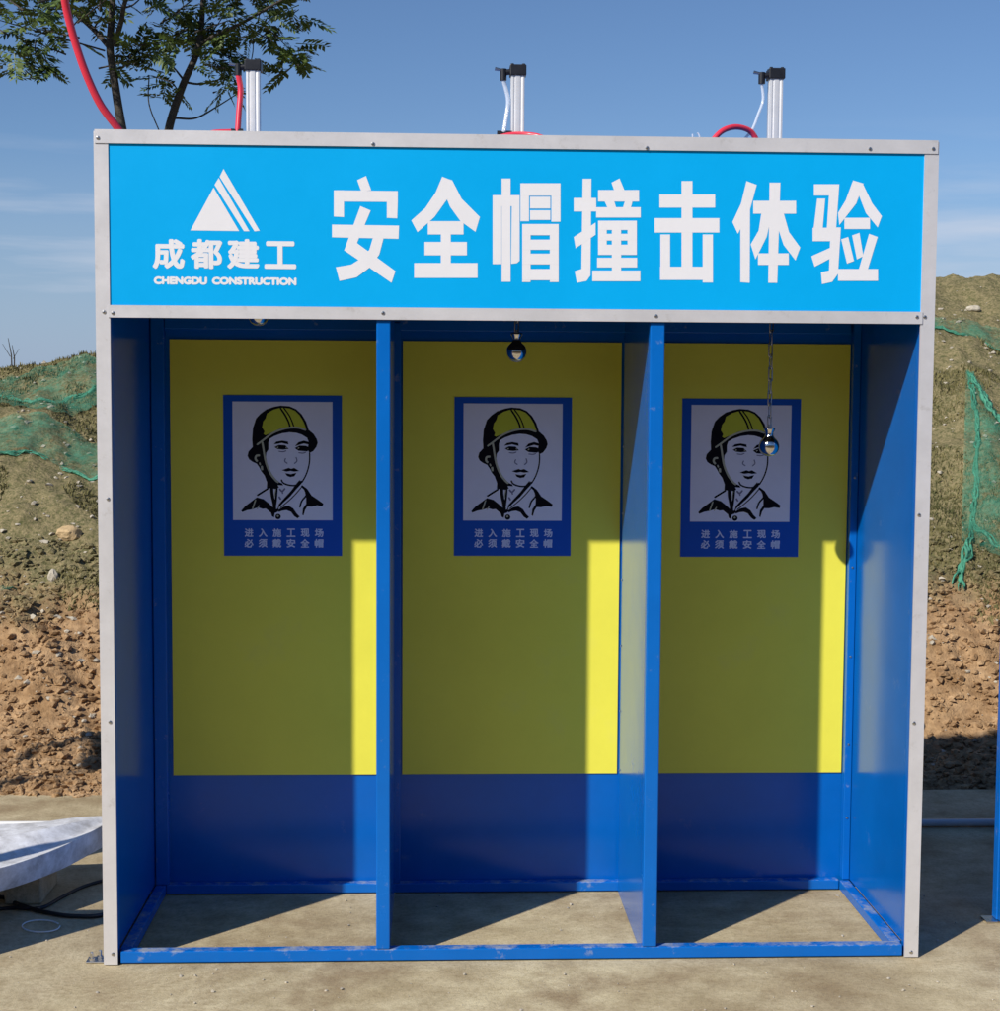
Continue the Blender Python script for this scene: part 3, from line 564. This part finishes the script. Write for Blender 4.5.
def lettering(k, ch, x0, x1, z0, z1, y, bold, nb=8):
    v, f = glyph(ch)
    for i in range(max(1, nb)):
        a = 2*math.pi*i/max(1, nb); dx, dz = (bold*math.cos(a), bold*math.sin(a)) if nb else (0, 0)
        k.add([(x0+bold+p[0]*(x1-x0-2*bold)+dx, y-0.00003*i, z0+bold+p[1]*(z1-z0-2*bold)+dz) for p in v], f)
for ch, a, b in (('成', 45, 248), ('都', 283, 484), ('建', 512, 715), ('工', 745, 945)):
    k = MB(); t = fl(a, 492 if ch != '工' else 506); q = fl(b, 682); lettering(k, ch, t.x, q.x, q.z, t.z, -0.0046, 0.0034, 10); k.build('logo_character', WHITE, sign)
k = MB(); t = fl(54, 727); q = fl(389, 780); lettering(k, 'CHENGDU', t.x, q.x, q.z, t.z, -0.0046, 0.0021)
t = fl(418, 730); q = fl(947, 784); lettering(k, 'CONSTRUCTION', t.x, q.x, q.z, t.z, -0.0046, 0.0021); k.build('logo_lettering', WHITE, sign)

# ------------------------------------------------------------------ safety posters
def stroke(P, w):
    P = [Vector((a, b)) for a, b in P]; L = []; Rr = []
    for i, p in enumerate(P):
        t = (P[min(i+1, len(P)-1)]-P[max(0, i-1)]).normalized(); nn = Vector((-t.y, t.x)); ww = w/2*(0.75 if i in (0, len(P)-1) else 1.0)
        L.append((p+nn*ww)[:]); Rr.append((p-nn*ww)[:])
    return L, Rr
def ring(cx, cy, r, n=16): return [(cx+r*math.cos(2*math.pi*i/n), cy+r*math.sin(2*math.pi*i/n)) for i in range(n)]
INK1 = [[(460, 93), (540, 99), (600, 124), (650, 170), (690, 235), (715, 312), (760, 350), (788, 395), (797, 428), (785, 465), (755, 505), (722, 522), (704, 490), (716, 425), (700, 385), (650, 355), (600, 340), (540, 335),
  (470, 345), (400, 370), (358, 395), (347, 430), (347, 490), (327, 520), (323, 560), (332, 610), (348, 660), (373, 715), (403, 755), (440, 788), (470, 800), (480, 818), (430, 815), (440, 838), (415, 852), (330, 842), (332, 790),
  (310, 730), (280, 690), (265, 660), (240, 622), (200, 604), (170, 582), (155, 550), (165, 510), (203, 470), (198, 400), (205, 300), (235, 210), (275, 168), (330, 128), (400, 104)]]
HELM = [[(335, 165), (390, 132), (440, 117), (470, 112), (540, 118), (592, 140), (632, 180), (668, 240), (692, 303), (640, 292), (580, 283), (520, 288), (450, 303), (390, 332), (320, 362), (302, 352), (312, 328), (290, 290), (300, 240), (322, 210)]]
INK_S = [([(455, 112), (500, 180), (530, 240), (545, 290)], 13), ([(485, 110), (530, 170), (560, 230), (580, 285)], 10), ([(722, 515), (722, 590), (710, 660), (685, 730), (648, 795)], 10),
  ([(462, 765), (480, 795), (530, 815), (590, 818), (630, 800), (648, 775)], 11), ([(375, 830), (378, 900), (395, 980), (402, 1040)], 24), ([(422, 835), (416, 920), (406, 1010)], 15), ([(345, 845), (290, 880), (240, 912)], 13),
  ([(650, 830), (600, 890), (540, 950), (450, 1025)], 7), ([(645, 822), (695, 872), (690, 910), (650, 960), (630, 1020)], 12)]
INK_P = [[(395, 445), (420, 420), (470, 411), (525, 420), (530, 446), (470, 432), (430, 440)], [(588, 462), (620, 425), (670, 410), (715, 422), (722, 447), (670, 436), (625, 450)],
  [(402, 470), (440, 450), (500, 453), (532, 486), (480, 493), (430, 488)], [(586, 478), (630, 455), (690, 458), (735, 480), (700, 508), (620, 502)],
  [(468, 680), (530, 658), (553, 667), (580, 658), (628, 686), (580, 692), (550, 686), (510, 692)], [(498, 706), (550, 716), (602, 703), (582, 735), (545, 742), (515, 731)],
  [(95, 1050), (130, 1010), (190, 965), (240, 928), (300, 945), (350, 985), (385, 1018), (420, 1035), (440, 1018), (432, 1060), (402, 1072), (395, 1112), (375, 1100), (368, 1070), (320, 1030), (290, 1034), (250, 1020), (200, 1037), (150, 1046), (105, 1064)],
  [(630, 768), (648, 800), (600, 852), (545, 917), (480, 977), (428, 1030), (440, 990), (490, 935), (550, 870), (590, 815)],
  [(650, 812), (700, 850), (740, 910), (800, 950), (848, 985), (840, 1008), (790, 1000), (740, 1012), (700, 1010), (680, 1042), (665, 1094), (653, 1085), (660, 1030), (690, 985), (690, 930), (680, 880)],
  [(428, 1045), (480, 1013), (530, 1003), (572, 1030), (602, 1075), (630, 1103), (610, 1120), (580, 1100), (550, 1060), (510, 1045), (470, 1050), (440, 1062)], ring(432, 1104, 25)]
GREY_S = [([(503, 570), (495, 598), (520, 618)], 8), ([(598, 560), (606, 595), (582, 620)], 8), ([(440, 508), (480, 512), (510, 502)], 7), ([(620, 520), (660, 524), (690, 515)], 7), ([(445, 850), (470, 872), (498, 845)], 12), ([(470, 872), (476, 895)], 10), ([(440, 920), (458, 948)], 12)]
LIGHT_S = [([(240, 450), (300, 406), (380, 346), (460, 311), (540, 293), (620, 293), (692, 314)], 13), ([(290, 422), (300, 480), (310, 545), (321, 600), (342, 662), (372, 722), (412, 772), (438, 792)], 14),
  ([(268, 545), (236, 550), (228, 578), (246, 602)], 15), ([(264, 610), (272, 634)], 10), ([(284, 640), (288, 680)], 16), ([(228, 948), (196, 1040)], 9), ([(262, 1000), (240, 1036)], 7), ([(425, 476), (438, 470)], 8), ([(505, 470), (515, 478)], 7), ([(615, 482), (628, 474)], 8), ([(412, 850), (400, 920)], 6)]
LIGHT_P = [ring(430, 1098, 9)]
for (ax, bx, az, bz) in ((223, 342, 395, 556), (454.5, 570.5, 397, 556), (682.5, 798, 398.5, 557)):
    p0 = at(ax, az, D_-0.007); p1 = at(bx, bz, D_-0.007); pw = p1.x-p0.x; ph = p0.z-p1.z; yb = D_-0.0068
    fn = lambda x, y: (p0.x+(x+64)/1082*pw, 0, p0.z-y/1464*ph)
    k = MB(); k.box(p0.x, p1.x, yb, D_-0.0050, p1.z, p0.z)
    po = k.build('safety_poster', PBLUE, booth)
    def lay(name, m, polys, strokes, y, st=0.000012):
        k = MB(); i = 0
        for P in polys: k.add([(fn(*q)[0], y-st*i, fn(*q)[2]) for q in P], [tuple(range(len(P)))]); i += 1
        for S, w in strokes:
            S = [q[:] for q in spline([(a, b, 0) for a, b in S], 5)]; L, Rr = stroke([(q[0], q[1]) for q in S], w*1.25); n = len(L)
            k.add([(fn(*q)[0], y-st*i, fn(*q)[2]) for q in L+Rr], [(j, j+1, n+j+1, n+j) for j in range(n-1)]); i += 1
        o = k.build(name, m, po)
        if name in ('portrait_shading', 'portrait_highlight'): o['kind'] = 'stuff'
        return o
    lay('portrait_ground', PWHITE, [rect(20, 58, 932, 1136)], [], yb-0.0003)
    lay('portrait_ink', PINK, INK1+INK_P, INK_S[2:], yb-0.0006)
    lay('portrait_helmet', PYEL, HELM, [], yb-0.0011)
    lay('helmet_ridge', PINK, [], INK_S[:2], yb-0.0013)
    lay('portrait_shading', PGREY, [], GREY_S, yb-0.0011)
    lay('portrait_highlight', PLINE, LIGHT_P, LIGHT_S, yb-0.0014)
    k = MB()
    for row, (ya, yb2) in enumerate(((1212+143*0.0, 1290), (1308, 1388))):
        for i, ch in enumerate(('进入施工现场', '必须戴安全帽')[row]):
            cx = 125+i*128.5; t = fn(cx-(2 if row else 0), ya); q = fn(cx+80, yb2); lettering(k, ch, t[0], q[0], q[2], t[2], yb-0.0004, 0.0010, 6)
    k.build('poster_lettering', PTXT, po)

# ------------------------------------------------------------------ air cylinders, weights and hoses
def cylinder(px, ztop, label, knob_dir, knob='black'):
    Y = 0.33; p = at(px, 100, Y); x = p.x; z0 = 2.381; zt = ztop
    root = empty('air_cylinder', (x, Y, z0), label, 'air cylinder', 'air cylinders on the booth roof')
    k = MB(); k.box(x-0.026, x+0.026, Y-0.026, Y+0.026, z0, z0+0.03, 0.003); k.build('base_cap', BLACK, root)
    k = MB(); bm = bmesh.new(); prof = []
    for a in range(40):           # square extrusion with rounded corners and sensor grooves
        an = 2*math.pi*a/40; c, s = math.cos(an), math.sin(an); r = 0.0215/max(abs(c), abs(s))**0.75
        if a % 10 in (3, 7): r *= 0.90
        prof.append((x+r*c, Y+r*s))
    n = len(prof); vs = [(a, b, z0+0.03) for a, b in prof]+[(a, b, zt-0.030) for a, b in prof]
    k.add(vs, [(i, (i+1) % n, n+(i+1) % n, n+i) for i in range(n)], False); k.build('barrel', CYLM, root)
    k = MB(); k.box(x-0.0245, x+0.0255, Y-0.026, Y+0.026, zt-0.032, zt, 0.003); cap = k.build('end_cap', BLACK, root)
    for a in (-1, 1):
        for b in (-1, 1): k = MB(); k.lathe((x+a*0.017, Y+b*0.017, zt), [(0.005, -0.001), (0.005, 0.003)], 8); k.build('tie_rod_nut', BLACK, cap)
    fx = x-0.044; fz = zt-0.034
    k = MB(); k.tube([(x-0.022, Y-0.01, zt-0.020), (fx+0.008, Y-0.01, zt-0.022)], 0.009, 8); k.tube([(fx, Y-0.01, fz-0.012), (fx, Y-0.01, zt-0.012)], 0.0105, 10)
    fit = k.build('air_fitting', BLACK, root)
    k = MB(); k.tube([(fx-0.004, Y-0.012, zt-0.016), (fx-0.026, Y-0.012, zt-0.012)], [0.004, 0.0055], 8); k.build('valve_knob', ZINC, fit)
    k = MB(); k.tube([(x, Y, 2.371), (x, Y, 2.02)], 0.0065, 10); k.build('piston_rod', STEEL, root)
    return root, Vector((fx, Y-0.01, fz-0.010))
c1, f1 = cylinder(253.5, at(253, 61, 0.33).z, 'air cylinder with a red hose, above the triangle logo', -1)
c2, f2 = cylinder(517.5, at(517, 66, 0.33).z, 'air cylinder with a clear tube running straight down its side', -1)
c3, f3 = cylinder(775, at(775, 69.5, 0.33).z, 'air cylinder with a slanting clear tube beside the red hose arch', -1)
def hose(name, pts, r, m, label, cat='hose', group=None, n=10):
    k = MB(); k.tube(spline(pts, 10), r, n); o = k.build(name, m); return tag(o, label, cat, group)
q = lambda a, b, y: at(a, b, y)
hose('air_hose', [f1, q(240.5, 90, 0.32), q(239, 112, 0.31), q(237.5, 134, 0.30), q(236, 146, 0.30)+Vector((0, 0, 0))], 0.0088, RED, 'short red hose hanging down beside an air cylinder')
hose('air_hose', [q(203, 137, 0.25), q(213, 132.5, 0.25), q(231, 131.5, 0.26)], 0.0072, RED, 'red hose stub lying on the roof by the logo end')
hose('air_hose', [q(496, 138, 0.28), q(512, 134.5, 0.28), q(528, 134.5, 0.27), q(543, 137.5, 0.25), q(565, 147, 0.25)], 0.0075, RED, 'red hose lying along the roof by the straight clear tube')
hose('air_hose', [q(706, 152, 0.24), q(714, 139, 0.24), q(724, 130, 0.25), q(737, 127, 0.27), q(750, 131, 0.29), q(757, 141, 0.30), q(761, 152, 0.30)], 0.0085, RED, 'red hose arching over the roof edge')
hose('air_tube', [f2, q(508, 100, 0.32), q(506, 118, 0.31), q(503.5, 134, 0.30), q(503, 146, 0.30)], 0.0065, CLEAR, 'clear air tube hanging straight down beside a cylinder', 'tube')
hose('air_tube', [f3, q(763, 100, 0.32), q(758, 115, 0.31), q(752, 130, 0.30), q(742, 142, 0.29), q(736, 150, 0.28)], 0.0045, CLEAR, 'clear air tube slanting down past the red arch', 'tube')
hose('air_tube', [q(693, 147, 0.25), q(692.6, 134, 0.25)], 0.0028, CLEAR, 'upright stub of clear tube on the roof edge', 'tube')
hose('air_tube', [q(703, 147, 0.25), q(699, 135, 0.25), q(697, 133, 0.25)], 0.0028, CLEAR, 'bent stub of clear tube on the roof edge', 'tube')
for (a, b, lab) in ((231, 243, 'black push-in connector at the foot of the short red hose'), (497, 512, 'black push-in connector under the straight clear tube')):
    k = MB(); yy = 131.5 if a < 300 else 133.5; A = q(a, yy, 0.30); B = q(b, yy+0.5, 0.30); k.tube([A, A.lerp(B, 0.3)], 0.0085, 10); k.tube([A.lerp(B, 0.25), A.lerp(B, 0.65)], 0.007, 10); k.tube([A.lerp(B, 0.6), B], 0.0095, 10)
    k.box((A.x+B.x)/2-0.008, (A.x+B.x)/2+0.008, 0.292, 0.308, 2.381, A.z); tag(k.build('hose_connector', BLACK), lab, 'connector')
hose('supply_hose', [(0.06, 0.22, 2.386), q(124, 137, 0.21), q(116, 126, 0.20), q(100, 104, 0.18), q(86, 74, 0.16), q(75, 42, 0.14), q(67, 12, 0.12), q(61, -18, 0.10), q(45, -70, 0.10), q(5, -110, 0.12), q(-80, -90, 0.18), q(-190, 20, 0.25), q(-260, 138, 0.3)], 0.0115, RED, 'long red hose rising in a curve from the booth corner', n=12)

def link_mesh():
    k = MB(); P = []; L, w = 0.0165, 0.0062
    for i in range(24):
        a = 2*math.pi*i/24; P.append(Vector((w*math.cos(a), 0, w*math.sin(a)+(L if math.sin(a) >= 0 else -L))))
    n = 6; vs = []; m = len(P)
    for i, p in enumerate(P):
        t = (P[(i+1) % m]-P[i-1]).normalized(); u = Vector((0, 1, 0)); v = t.cross(u)
        for j in range(n): an = 2*math.pi*j/n; vs.append(p+(u*math.cos(an)+v*math.sin(an))*0.0021)
    k.add(vs, [(i*n+j, i*n+(j+1) % n, ((i+1) % m)*n+(j+1) % n, ((i+1) % m)*n+j) for i in range(m) for j in range(n)], True)
    me = bpy.data.meshes.new('chain_link'); me.from_pydata(k.v, [], k.f); me.polygons.foreach_set('use_smooth', k.sm); me.materials.append(ZINC); return me
LINK = link_mesh()
def weight(px, py, label):
    Y = 0.30; c = at(px, py, Y); root = empty('impact_weight', (c.x, Y, c.z-0.031), label, 'weight', 'steel ball weights hanging in the bays')
    k = MB(); pr = [(0.0315*math.sin(math.pi*i/18), -0.0315*math.cos(math.pi*i/18)) for i in range(1, 15)]+[(0.0145, 0.030), (0.0125, 0.036), (0.0125, 0.044), (0.0175, 0.052), (0.0185, 0.056), (0.017, 0.058), (0.006, 0.0585)]
    k.lathe((c.x, Y, c.z), pr, 32); k.build('steel_ball', STEEL, root)
    z = c.z+0.058+0.016; i = 0
    k = MB(); k.lathe((c.x, Y, c.z+0.056), [(0.004, 0), (0.004, 0.012)], 8); k.build('eye_bolt', ZINC, root)
    while z < 2.012:
        o = bpy.data.objects.new('chain_link', LINK); COL.objects.link(o); o.parent = root; o.matrix_parent_inverse = root.matrix_basis.inverted()
        o.location = (c.x+0.001*math.sin(i*1.7), Y, z); o.rotation_euler = (0, 0, R(20+90*(i % 2))); z += 0.0375; i += 1
    k = MB(); k.tube([(c.x, Y, z-0.02), (c.x, Y+0.015, 2.03), (c.x, 0.33, 2.05)], 0.006, 8); k.build('hanger', ZINC, root)
    return root
weight(258.5, 315.5, 'steel ball weight hanging just below the sign over the triangle-logo bay')
weight(516.5, 352.0, 'steel ball weight hanging short in the bay between the other two bays')
weight(769, 446.5, 'steel ball weight on a long chain hanging in front of a poster')

# ------------------------------------------------------------------ yard things beside the booth
k = MB(); k.tube(spline([(-3.4, 1.43, 0.018), (-0.7, 1.43, 0.016), (1.2, 1.40, 0.016), (3.0, 1.385, 0.016), (4.6, 1.40, 0.016)], 10), 0.0145, 10)
tag(k.build('plastic_pipe', PVC), 'thin white plastic pipe lying along the ground behind the booth', 'pipe')
def board():
    near = [(-0.150, 0.86), (-0.160, 0.80), (-0.195, 0.68), (-0.245, 0.53), (-0.31, 0.40), (-0.39, 0.29), (-0.52, 0.17), (-0.72, 0.10), (-1.0, 0.09), (-1.4, 0.09)]
    far = [(-0.150, 0.88), (-0.20, 0.885), (-0.26, 0.87), (-0.32, 0.84), (-0.38, 0.80), (-0.45, 0.785), (-0.55, 0.78), (-0.72, 0.78), (-1.0, 0.78), (-1.4, 0.78)]
    N = spline([(a, b, 0) for a, b in near], 6); F = spline([(a, b, 0) for a, b in far], 6); nv = 16; vs = []; m = len(N)
    root = empty('curved_board', (-0.7, 0.45, 0), 'white curved-ended board with a dirty top on low blocks', 'board')
    for i in range(m):
        for j in range(nv+1):
            t = j/nv; p = N[i].lerp(F[i], t); w = min(1, (N[i]-F[i]).length/0.4)
            prof = -0.012*math.sin(math.pi*min(1, t/0.62))+(0.030*smooth((t-0.2)/0.4) if t <= 0.6 else 0.004)
            vs.append((p.x, p.y, 0.198+w*prof))
    fs = [(i*(nv+1)+j, i*(nv+1)+j+1, (i+1)*(nv+1)+j+1, (i+1)*(nv+1)+j) for i in range(m-1) for j in range(nv)]
    n0 = len(vs)
    outl = [i*(nv+1) for i in range(m)]; outf = [i*(nv+1)+nv for i in range(m)]
    vs += [(vs[i][0]-0.0, vs[i][1]+0.03, 0.118) for i in outl]+[(vs[i][0], vs[i][1]-0.02, 0.118) for i in outf]
    fs += [(outl[i], outl[i+1], n0+i+1, n0+i) for i in range(m-1)]+[(outf[i+1], outf[i], n0+m+i, n0+m+i+1) for i in range(m-1)]
    fs += [(n0+i, n0+i+1, n0+m+i+1, n0+m+i) for i in range(m-1)]+[(outl[-1], outf[-1], n0+2*m-1, n0+m-1)]
    k = MB(); k.add(vs, fs); k.build('board_top', mat('dirty_white_board', (0.55, 0.53, 0.50), 0.5, var=0.30, vscale=11, var2=(0.78, 0.78, 0.78), bump=0.3, bscale=20), root)
    for x, y in ((-0.38, 0.54), (-0.95, 0.30), (-1.30, 0.30)):  # first block added to shade the ground under the board tip
        k = MB(); k.box(x-0.06, x+0.06, y, y+0.22, 0.001, 0.118, 0.006); k.build('block', CONC, root)
board()
hose('cable', [on_ground(-40, 905, .008), on_ground(0, 897, .008), on_ground(20, 905, .008), on_ground(45, 912, .008), on_ground(75, 916, .008), on_ground(108, 913, .008), on_ground(150, 890, .008), on_ground(210, 868, .008)], 0.007, RUBBER, 'black cable lying in a long curve on the concrete', 'cable')
hose('cable', [on_ground(-30, 913, .008), on_ground(8, 908, .008), on_ground(40, 908, .008), on_ground(62, 897, .008), on_ground(85, 886, .008), on_ground(120, 876, .008)], 0.006, RUBBER, 'black cable crossing the long one beside the board', 'cable')
hose('wire_loop', [on_ground(22+19+19*math.cos(a), 926+6*math.sin(a), .006) for a in [2*math.pi*i/14 for i in range(14)]], 0.0022, PVC, 'thin pale wire loop lying on the concrete', 'wire')
# stand out of the frame on the logo side: low walls, posts and a flat roof; its shade falls across the yard
st = empty('roofed_stand', (-1.6, 0.3, 0), 'blue steel stand with low front wall and flat roof', 'stand')
def spart(name, m, *b, bev=0.0): return part(name, m, *b, bev=bev, parent=st)
spart('front_wall', BLUEP, (-2.80, -0.424, 0.0, 0.03, 0.004, 0.48))
for x in (-2.80, -0.80):
    for y in (0.035, 0.60):
        spart('post', BLUE, (x, x+0.04, y, y+0.04, 0.004, 2.36), bev=0.003)
spart('roof', BLUEP, (-2.82, -0.72, 0.08, 0.68, 2.362, 2.40))
# neighbour booth on the other side of the gap
nb = empty('steel_booth', (3.9, 0.6, 0), 'blue steel booth across the narrow gap, only its corner post in view', 'booth')
def npart(name, m, *b, bev=0.0): return part(name, m, *b, bev=bev, parent=nb)
X0, Y0 = 2.752, -0.315
for x in (X0, X0+2.36):
    for y in (Y0, Y0+0.616): npart('corner_post', BLUE, (x, x+0.04, y, y+0.04, 0.006, 2.36), bev=0.003)
npart('side_wall', BLUEP, (X0-0.0005+0.004, X0+0.008, Y0+0.041, Y0+0.619, 0.01, 2.36)); npart('side_wall', BLUEP, (X0+2.392, X0+2.397, Y0+0.041, Y0+0.619, 0.01, 2.36))
npart('back_wall', BLUEP, (X0+0.041, X0+2.359, Y0+0.65, Y0+0.655, 0.01, 2.36)); npart('roof', BLUEP, (X0-0.01, X0+2.41, Y0-0.01, Y0+0.67, 2.362, 2.372))
npart('header', BLUEP, (X0+0.041, X0+2.359, Y0+0.002, Y0+0.012, 1.90, 2.36)); npart('bottom_rail', BLUE, (X0+0.041, X0+2.359, Y0+0.002, Y0+0.038, 0.006, 0.04), bev=0.003)
k = MB(); k.box(X0-0.035, X0+0.05, Y0+0.60, Y0+0.66, 0.001, 0.0055); k.build('foot_plate', ZINC, nb)
